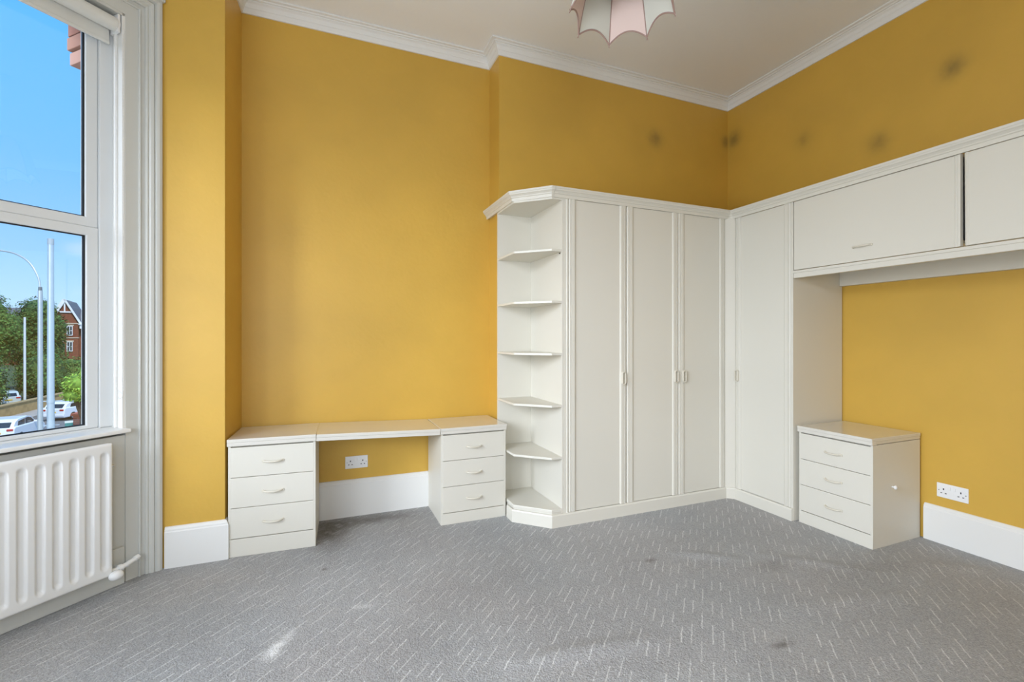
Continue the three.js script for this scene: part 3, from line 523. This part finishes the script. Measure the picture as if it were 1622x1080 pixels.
// street lamp: tapered steel column with a swan-neck arm
{
  const steel = std({ color: 0xaeb9bc, roughness: 0.45, metalness: 0.35 });
  const t = thing('street_lamp', 'slender grey street lamp with curved swan-neck arm', 'street lamp', [-7.24, G + 0.11, -17.03]);
  const b = -(G + 0.11);
  mesh('column', [cyl([0, 0, 0], [0, 1.6, 0], 0.085, 0.08), cyl([0, 1.6, 0], [0, b + 2.62, 0], 0.062, 0.052)], steel, t);
  mesh('collar', cyl([0, b + 2.60, 0], [0, b + 2.72, 0], 0.045, 0.04), std({ color: 0x5c6468, roughness: 0.5 }), t);
  mesh('arm', tube([[0, b + 2.7, 0], [-0.05, b + 2.98, -0.02], [-0.28, b + 3.40, -0.11], [-0.62, b + 3.64, -0.25], [-1.04, b + 3.74, -0.43], [-1.5, b + 3.78, -0.62]], 0.024, 40, 8), steel, t);
  mesh('lantern', (() => { const g = new RoundedBoxGeometry(0.6, 0.12, 0.2, 3, 0.05); g.rotateY(R(-22)); g.translate(-1.75, b + 3.77, -0.72); return metreUV(g); })(), steel, t);
  const s = thing('steel_column', 'tall thick pale steel column beside the street lamp', 'post', [-7.51, G + 0.11, -18.23]);
  const pale = std({ color: 0xb5c6ce, roughness: 0.4, metalness: 0.25 });
  mesh('shaft', cyl([0, 0, 0], [0, b + 4.26, 0], 0.098, 0.072, 24), pale, s);
  mesh('cap', cyl([0, b + 4.10, 0], [0, b + 4.28, 0], 0.078, 0.078, 20), std({ color: 0xa3b1b8, roughness: 0.5 }), s);
  for (const y of [-0.62, -1.35]) mesh('clip', [bx(-0.30, b + y, -0.09, 0.17, b + y + 0.022, -0.07), cyl([0, b + y - 0.04, 0], [0, b + y + 0.06, 0], 0.092, 0.092, 20)], pale, s);
  const p = thing('white_pole', 'thin white pole standing just behind the low tan wall', 'post', [-25.2, G, -56.7]);
  mesh('shaft', cyl([0, 0, 0], [0, 8.6, 0], 0.10, 0.08), std({ color: 0xd9dedd, roughness: 0.6 }), p);
}
// cars
const tyre = std({ color: 0x17181a, roughness: 0.8 }), alloy = std({ color: 0x9ea2a6, roughness: 0.35, metalness: 0.7 }), carGlass = std({ color: 0x22303a, roughness: 0.08, metalness: 0.2 }), tail = std({ color: 0xb3261d, roughness: 0.25 }), plate = std({ color: 0xd8b52c, roughness: 0.5 });
function car(label, pos, turn, color) {          // length along z, nose at -z
  const t = thing('car', label, 'car', pos, turn);
  const body = phy({ color, roughness: 0.3, clearcoat: 0.8, clearcoatRoughness: 0.1 });
  const side = [[2.05, 0.32], [2.12, 0.55], [2.08, 0.92], [1.95, 1.0], [-1.0, 0.93], [-1.75, 0.80], [-2.08, 0.62], [-2.12, 0.35]];
  const low = new THREE.Shape(side.map(([z, y]) => new THREE.Vector2(-z, y)));
  const g1 = new THREE.ExtrudeGeometry(low, { depth: 1.58, bevelEnabled: true, bevelThickness: 0.08, bevelSize: 0.06, bevelSegments: 3 }); g1.translate(0, 0, -0.79); g1.rotateY(R(-90)); g1.rotateY(Math.PI);
  const cab = [[2.02, 0.96], [1.72, 1.30], [1.35, 1.45], [0.2, 1.50], [-0.35, 1.40], [-1.15, 0.92]];
  const g2 = new THREE.ExtrudeGeometry(new THREE.Shape(cab.map(([z, y]) => new THREE.Vector2(-z, y))), { depth: 1.28, bevelEnabled: true, bevelThickness: 0.12, bevelSize: 0.03, bevelSegments: 4 }); g2.translate(0, 0, -0.64); g2.rotateY(R(-90)); g2.rotateY(Math.PI);
  mesh('body', [metreUV(g1), metreUV(g2)], body, t);
  const sideGlass = (pts) => new THREE.Shape(pts.map(([z, y]) => new THREE.Vector2(-z, y)));
  for (const s of [-1, 1]) for (const pts of [[[1.45, 1.02], [1.35, 1.32], [0.55, 1.40], [0.5, 1.0]], [[0.42, 1.0], [0.46, 1.40], [0.12, 1.42], [-0.32, 1.33], [-0.92, 0.98]]]) {
    const g = new THREE.ExtrudeGeometry(sideGlass(pts), { depth: 0.02, bevelEnabled: false }); g.translate(0, 0, s > 0 ? 0.752 : -0.772); g.rotateY(R(-90)); g.rotateY(Math.PI); mesh('side_window', metreUV(g), carGlass, t);
  }
  const quad = (z0, y0, z1, y1, w) => { const l = Math.hypot(z1 - z0, y1 - y0), g = new RoundedBoxGeometry(w, l, 0.03, 2, 0.012); g.rotateX(Math.atan2(z1 - z0, y1 - y0)); g.translate(0, (y0 + y1) / 2, (z0 + z1) / 2); return metreUV(g); };
  mesh('rear_window', quad(2.03, 1.0, 1.74, 1.32, 1.2), carGlass, t);
  mesh('windscreen', quad(-1.10, 0.97, -0.42, 1.38, 1.26), carGlass, t);
  for (const s of [-1, 1]) { mesh('tail_light', bx(s * 0.66 - 0.16, 0.80, 2.03, s * 0.66 + 0.16, 0.95, 2.17, 0.04), tail, t); mesh('mirror', bx(s * 0.93 - 0.09, 0.98, -0.62, s * 0.93 + 0.09, 1.10, -0.48, 0.03), body, t); }
  mesh('number_plate', bx(-0.26, 0.66, 2.16, 0.26, 0.77, 2.19), plate, t);
  mesh('bumper', bx(-0.84, 0.34, 2.02, 0.84, 0.56, 2.20, 0.06), body, t);
  for (const [x, z] of [[-0.78, 1.28], [0.78, 1.28], [-0.78, -1.32], [0.78, -1.32]]) { const w = mesh('wheel', cyl([x - 0.11, 0.31, z], [x + 0.11, 0.31, z], 0.31, 0.31, 24), tyre, t); const q = x > 0 ? 1 : -1; mesh('rim', cyl([x + q * 0.105, 0.31, z], [x + q * 0.122, 0.31, z], 0.2, 0.17, 14), alloy, w); }
  return t;
}
car('white hatchback with red tail lights, nearest the street lamp', [-18.9, G, -41.2], R(4), 0xe3e8ec);
car('white hatchback parked ahead of the other white car, beside the brick gatepost', [-19.3, G, -50.6], R(-16), 0xdfe5ea);
car('silver car standing behind the low tan wall', [-29.0, G, -61.6], R(35), 0xb9c3c2);
// brick gatepost and a teal sign with a white ring
{
  const t = thing('gatepost', 'red brick gatepost beside the near pavement', 'gatepost', [-9.42, G + 0.0, -25.5]);
  const brickA = std({ color: 0xa9614a, roughness: 0.9 }), brickB = std({ color: 0x96523f, roughness: 0.9 });
  mesh('core', bx(-0.24, 0, -0.24, 0.24, 3.4, 0.24), std({ color: 0xa79a8c, roughness: 0.95 }), t);
  for (let k = 0; k < 42; k++) { const y = k * 0.081 + 0.006, o = k % 2; for (const [x0, x1] of o ? [[-0.252, -0.004], [0.004, 0.252]] : [[-0.252, -0.13], [-0.122, 0.122], [0.13, 0.252]]) mesh('brick', bx(x0, y, -0.252, x1, y + 0.072, 0.252), (k * 7 + Math.round(x0 * 50)) % 3 ? brickA : brickB, t); }
  mesh('cap', [bx(-0.32, 3.4, -0.32, 0.32, 3.5, 0.32, 0.02)], std({ color: 0xb0624a, roughness: 0.85 }), t);
  const s = thing('hoarding_sign', 'teal sign board with a white ring emblem and pale header', 'sign', [-9.86, G + 0.11, -25.75], R(20));
  const b = 2.6;
  mesh('board', bx(-0.26, b, -0.02, 0.26, b + 0.34, 0.02, 0.005), std({ color: 0x2a7f7c, roughness: 0.5 }), s);
  mesh('header', bx(-0.27, b + 0.34, -0.022, 0.27, b + 0.42, 0.022, 0.005), std({ color: 0xd7e4e4, roughness: 0.5 }), s);
  const ringG = new THREE.TorusGeometry(0.062, 0.024, 8, 28); ringG.scale(1, 1, 0.3); ringG.translate(0.07, b + 0.15, 0.022); mesh('ring_emblem', metreUV(ringG), std({ color: 0xf0f5f5, roughness: 0.5 }), s);
  for (const x of [-0.2, 0.2]) mesh('leg', bx(x - 0.025, 0, -0.06, x + 0.025, b + 0.3, -0.02), std({ color: 0x6d7478, roughness: 0.6 }), s);
}
// trees
const bark = std({ color: 0x4e4234, roughness: 0.95 });
function leafMat(r, g, b) { return phy({ color: new THREE.Color().setRGB(r, g, b), roughness: 0.75, side: THREE.DoubleSide, vertexColors: true, transmission: 0.0 }); }
const leafKinds = [leafMat(0.06, 0.135, 0.024), leafMat(0.085, 0.175, 0.03), leafMat(0.24, 0.42, 0.05)];
function tree(name, label, pos, blobs, kind, seed, size, count, trunkH, group) {
  const t = thing(name, label, name.includes('hedge') ? 'hedge' : 'tree', pos, 0, group), rnd = rng(seed);
  const P = [], N = [], C = [], v = new THREE.Vector3(), a = new THREE.Vector3(), b = new THREE.Vector3(), n = new THREE.Vector3();
  const vol = blobs.reduce((s, q) => s + q[3] * q[4], 0);
  for (const [cx, cy, cz, rx, ry] of blobs) {
    const m = Math.round(count * rx * ry / vol);
    for (let i = 0; i < m; i++) {
      n.set(rnd() * 2 - 1, rnd() * 2 - 1, rnd() * 2 - 1).normalize(); const k = 0.72 + 0.34 * Math.pow(rnd(), 0.7) + 0.10 * Math.sin(n.x * 9 + seed) * Math.sin(n.y * 8) * Math.sin(n.z * 10);
      v.set(cx + n.x * rx * k, cy + n.y * ry * k, cz + n.z * rx * k); if (v.y < 0.1) continue;
      const nn = n.clone().add(new THREE.Vector3(rnd() - .5, rnd() * 0.9 - .1, rnd() - .5).multiplyScalar(1.3)).normalize();
      a.set(rnd() - .5, rnd() - .5, rnd() - .5).cross(nn).normalize(); b.crossVectors(nn, a); const s = size * (0.6 + 0.8 * rnd()), tone = 0.6 + 0.75 * rnd(), yel = 1 + (rnd() - 0.5) * 0.5;
      const q = [[-1, 0], [0, -0.55], [1, 0], [0, 0.55]].map(([x, y]) => [v.x + a.x * x * s + b.x * y * s, v.y + a.y * x * s + b.y * y * s, v.z + a.z * x * s + b.z * y * s]);
      for (const f of [0, 1, 2, 0, 2, 3]) { P.push(...q[f]); N.push(nn.x, nn.y, nn.z); C.push(tone * yel, tone, tone * 0.9); }
    }
    const core = new THREE.IcosahedronGeometry(1, 3), cp = core.attributes.position, cn = core.attributes.normal;
    for (let i = 0; i < cp.count; i++) { n.set(cp.getX(i), cp.getY(i), cp.getZ(i)).normalize(); const k = 0.80 + 0.12 * Math.sin(n.x * 7 + seed) * Math.cos(n.z * 6 + n.y * 5); P.push(cx + n.x * rx * k, Math.max(0.05, cy + n.y * ry * k), cz + n.z * rx * k); N.push(n.x, n.y, n.z); C.push(0.7, 0.75, 0.7); }
  }
  const g = new THREE.BufferGeometry(); g.setAttribute('position', new THREE.Float32BufferAttribute(P, 3)); g.setAttribute('normal', new THREE.Float32BufferAttribute(N, 3)); g.setAttribute('color', new THREE.Float32BufferAttribute(C, 3)); metreUV(g);
  const f = mesh('foliage', g, leafKinds[kind], t); f.userData.kind = 'stuff';
  if (trunkH) { const top = blobs[0]; mesh('trunk', [cyl([0, 0, 0], [top[0] * 0.4, trunkH, top[2] * 0.4], 0.035 * trunkH + 0.1, 0.02 * trunkH + 0.06, 12), ...blobs.slice(0, 4).map((q) => cyl([top[0] * 0.4, trunkH * 0.85, top[2] * 0.4], [q[0], q[1], q[2]], 0.02 * trunkH + 0.04, 0.04, 8))], bark, t); }
  return t;
}
const tall = 'tall dark green trees behind the garden wall', tl = 'tall dark green tree rising behind the hedge and tan wall';
tree('tall_tree', tl, [-36.4, G, -73.0], [[0, 9.6, 0, 2.6, 2.7], [-1.8, 8.0, 1, 2.2, 2.4], [1.9, 7.6, -0.4, 2.1, 2.4], [0, 5.6, 0, 3.2, 2.6]], 1, 101, 0.14, 9000, 5, tall);
tree('tall_tree', tl, [-34.2, G, -79.9], [[0, 9.7, 0, 2.1, 2.4], [1.2, 7.8, 0.5, 2.1, 2.4], [-1.4, 7.3, 0.2, 2.1, 2.6], [0, 5.0, 0, 3.0, 2.8]], 0, 102, 0.14, 8000, 5, tall);
tree('tall_tree', tl, [-46.0, G, -71], [[0, 9.9, 0, 3.0, 2.6], [2, 7.6, 1, 2.6, 2.6], [-2, 7.0, 0, 2.6, 2.6]], 1, 103, 0.16, 6000, 5, tall);
tree('tall_tree', tl, [-55, G, -67], [[0, 9.6, 0, 3.4, 3.0], [2.4, 7.0, 1, 3, 2.8], [-2, 7, 0, 3, 3]], 0, 105, 0.18, 5000, 5, tall);
const bu = 'broad bushes behind the garden wall', bl = 'dense dark green bush growing behind the low tan wall';
[[-28.4, -56.2, 2.5, 3.3, 1], [-28.4, -67.6, 2.5, 2.9, 0], [-28.4, -73.4, 2.5, 2.4, 1], [-28.4, -79.2, 2.5, 2.1, 0], [-28.4, -85, 2.5, 2.2, 1], [-28.6, -50.2, 2.6, 3.2, 0], [-34.4, -63.0, 2.7, 3.6, 1], [-28.6, -44, 2.6, 2.8, 1], [-28.4, -91, 2.5, 2.3, 0], [-35.2, -55, 2.7, 3.6, 0]].forEach(([x, z, r, h, k], i) =>
  tree('bush', bl, [x, G, z], [[0, h * 0.75 + 0.5, 0, r * 0.86, h * 0.9], [r * 0.35, h * 0.35 + 0.7, r * 0.4, r * 0.7, h * 0.5], [-r * 0.4, h * 0.55 + 0.6, -r * 0.3, r * 0.75, h * 0.7]], k, 200 + i, 0.12, 5200, 1.4, bu));
tree('young_tree', 'bright yellow-green young street tree in full leaf near the brick gatepost', [-8.72, G + 0.11, -24.0], [[-0.30, 4.75, 0.1, 0.50, 0.40], [0.25, 5.05, -0.1, 0.62, 0.5], [-0.42, 4.30, 0.15, 0.36, 0.28], [0.2, 4.4, 0, 0.6, 0.5]], 2, 301, 0.05, 1900, 3.9);

// red brick gabled house at the end of the street, and its neighbour
{
  const turn = Math.atan2(60.9, 154.8) * 0.55;
  const brick = std({ map: dataTex(256, 256, (u, v, x, y) => { const n = 1 + 0.22 * (fbm(u * 10, v * 20, 10, 20, 29, 4) - 0.5) + 0.10 * (hash2(x >> 2, y >> 1, 9) - 0.5); return [0.50 * n, 0.29 * n, 0.225 * n]; }, true, [0.4, 0.4]), roughness: 0.95 });
  const white = std({ color: 0xe9ebeb, roughness: 0.6 }), slate = std({ color: 0x5b6068, roughness: 0.85 }), pane = std({ color: 0x3a4650, roughness: 0.1 }), stone = std({ color: 0xc9bba6, roughness: 0.9 });
  const t = thing('brick_house', 'tall red brick gabled house with white bargeboards at the end of the street', 'house', [-61.0, G, -154.8], turn);
  const e = 11.2, apex = 16.5, hw = 2.65;
  const gable = new THREE.Shape([[-hw, 0], [hw, 0], [hw, e], [0, apex - 0.2], [-hw, e]].map(([x, y]) => new THREE.Vector2(x, y)));
  const gg = new THREE.ExtrudeGeometry(gable, { depth: 14, bevelEnabled: false }); gg.translate(0, 0, -14);
  mesh('wall', metreUV(gg), brick, t);
  mesh('wing', [bx(-16, 0, -13, -hw, 10.2, -1.6), bx(hw, 0, -13, 16, 9.4, -0.8)], brick, t);
  const slope = (x0, y0, x1, y1, w, z0, z1) => { const l = Math.hypot(x1 - x0, y1 - y0), g = new THREE.BoxGeometry(l, w, z1 - z0); g.rotateZ(Math.atan2(y1 - y0, x1 - x0)); g.translate((x0 + x1) / 2, (y0 + y1) / 2, (z0 + z1) / 2); return metreUV(g); };
  mesh('roof', [slope(-hw - 0.35, e - 0.6, 0, apex + 0.05, 0.18, -14, 0.12), slope(0, apex + 0.05, hw + 0.35, e - 0.6, 0.18, -14, 0.12)], slate, t);
  const wingRoof = (x0, x1, y, zf) => { const s = new THREE.Shape([[zf + 0.4, y], [zf - 4.6, y + 4.2], [-13.3, y]].map(([z, yy]) => new THREE.Vector2(-z, yy))); const g = new THREE.ExtrudeGeometry(s, { depth: x1 - x0, bevelEnabled: false }); g.rotateY(R(90)); g.translate(x0, 0, 0); return metreUV(g); };
  mesh('wing_roof', [wingRoof(-16.2, -hw + 0.4, 10.2, -1.6), wingRoof(hw - 0.4, 16.2, 9.4, -0.8)], slate, t);
  for (const s of [-1, 1]) mesh('bargeboard', slope(s < 0 ? -hw - 0.5 : 0, s < 0 ? e - 0.9 : apex + 0.1, s < 0 ? 0 : hw + 0.5, s < 0 ? apex + 0.1 : e - 0.9, s < 0 ? 0.75 : 0.4, 0.1, 0.4), white, t);
  mesh('collar_beam', bx(-1.45, 13.2, 0.05, 1.45, 13.55, 0.22), white, t);
  mesh('king_post', bx(-0.14, 13.5, 0.05, 0.14, 15.9, 0.2), white, t);
  mesh('string_course', [bx(-hw - 0.05, 10.3, -0.5, hw + 0.05, 10.55, 0.12), bx(-hw - 0.05, 6.6, -0.5, hw + 0.05, 6.8, 0.12)], stone, t);
  const windowAt = (x, y, w, h, z) => { const f = mesh('window', [bx(x - w / 2, y, z, x - w / 2 + 0.14, y + h, z + 0.16), bx(x + w / 2 - 0.14, y, z, x + w / 2, y + h, z + 0.16), bx(x - w / 2, y + h - 0.14, z, x + w / 2, y + h, z + 0.16), bx(x - w / 2, y, z, x + w / 2, y + 0.16, z + 0.2), bx(x - w / 2, y + h * 0.5 - 0.07, z, x + w / 2, y + h * 0.5 + 0.07, z + 0.14), bx(x - 0.05, y, z, x + 0.05, y + h, z + 0.12)], white, t); mesh('pane', bx(x - w / 2, y, z, x + w / 2, y + h, z + 0.06), pane, f); mesh('lintel', bx(x - w / 2 - 0.2, y + h, z, x + w / 2 + 0.2, y + h + 0.3, z + 0.1), stone, f); };
  for (const y of [7.3, 3.2]) for (const x of [-0.95, 0.95]) windowAt(x, y, 1.15, 2.5, 0);
  for (const y of [6.3, 2.9]) for (const x of [4.2, 7.2, 10.2, 13.2]) windowAt(x, y, 1.4, 2.2, -0.8);
  for (const y of [6.9, 3.0]) for (const x of [-5, -8, -11, -14]) windowAt(x, y, 1.4, 2.3, -1.6);
  mesh('bay_head', [bx(2.9, 9.1, -0.85, 8.2, 10.1, 0.5), bx(2.7, 10.1, -0.85, 8.4, 10.35, 0.7)], white, t);
  mesh('chimney', [bx(8.6, 13.0, -6.2, 10.2, 16.4, -5.0), bx(8.4, 16.4, -6.4, 10.4, 16.7, -4.8)], brick, t);
}

scene.traverse((o) => { if (o.isMesh) { o.castShadow = true; o.receiveShadow = true; } });
renderer.render(scene, camera);
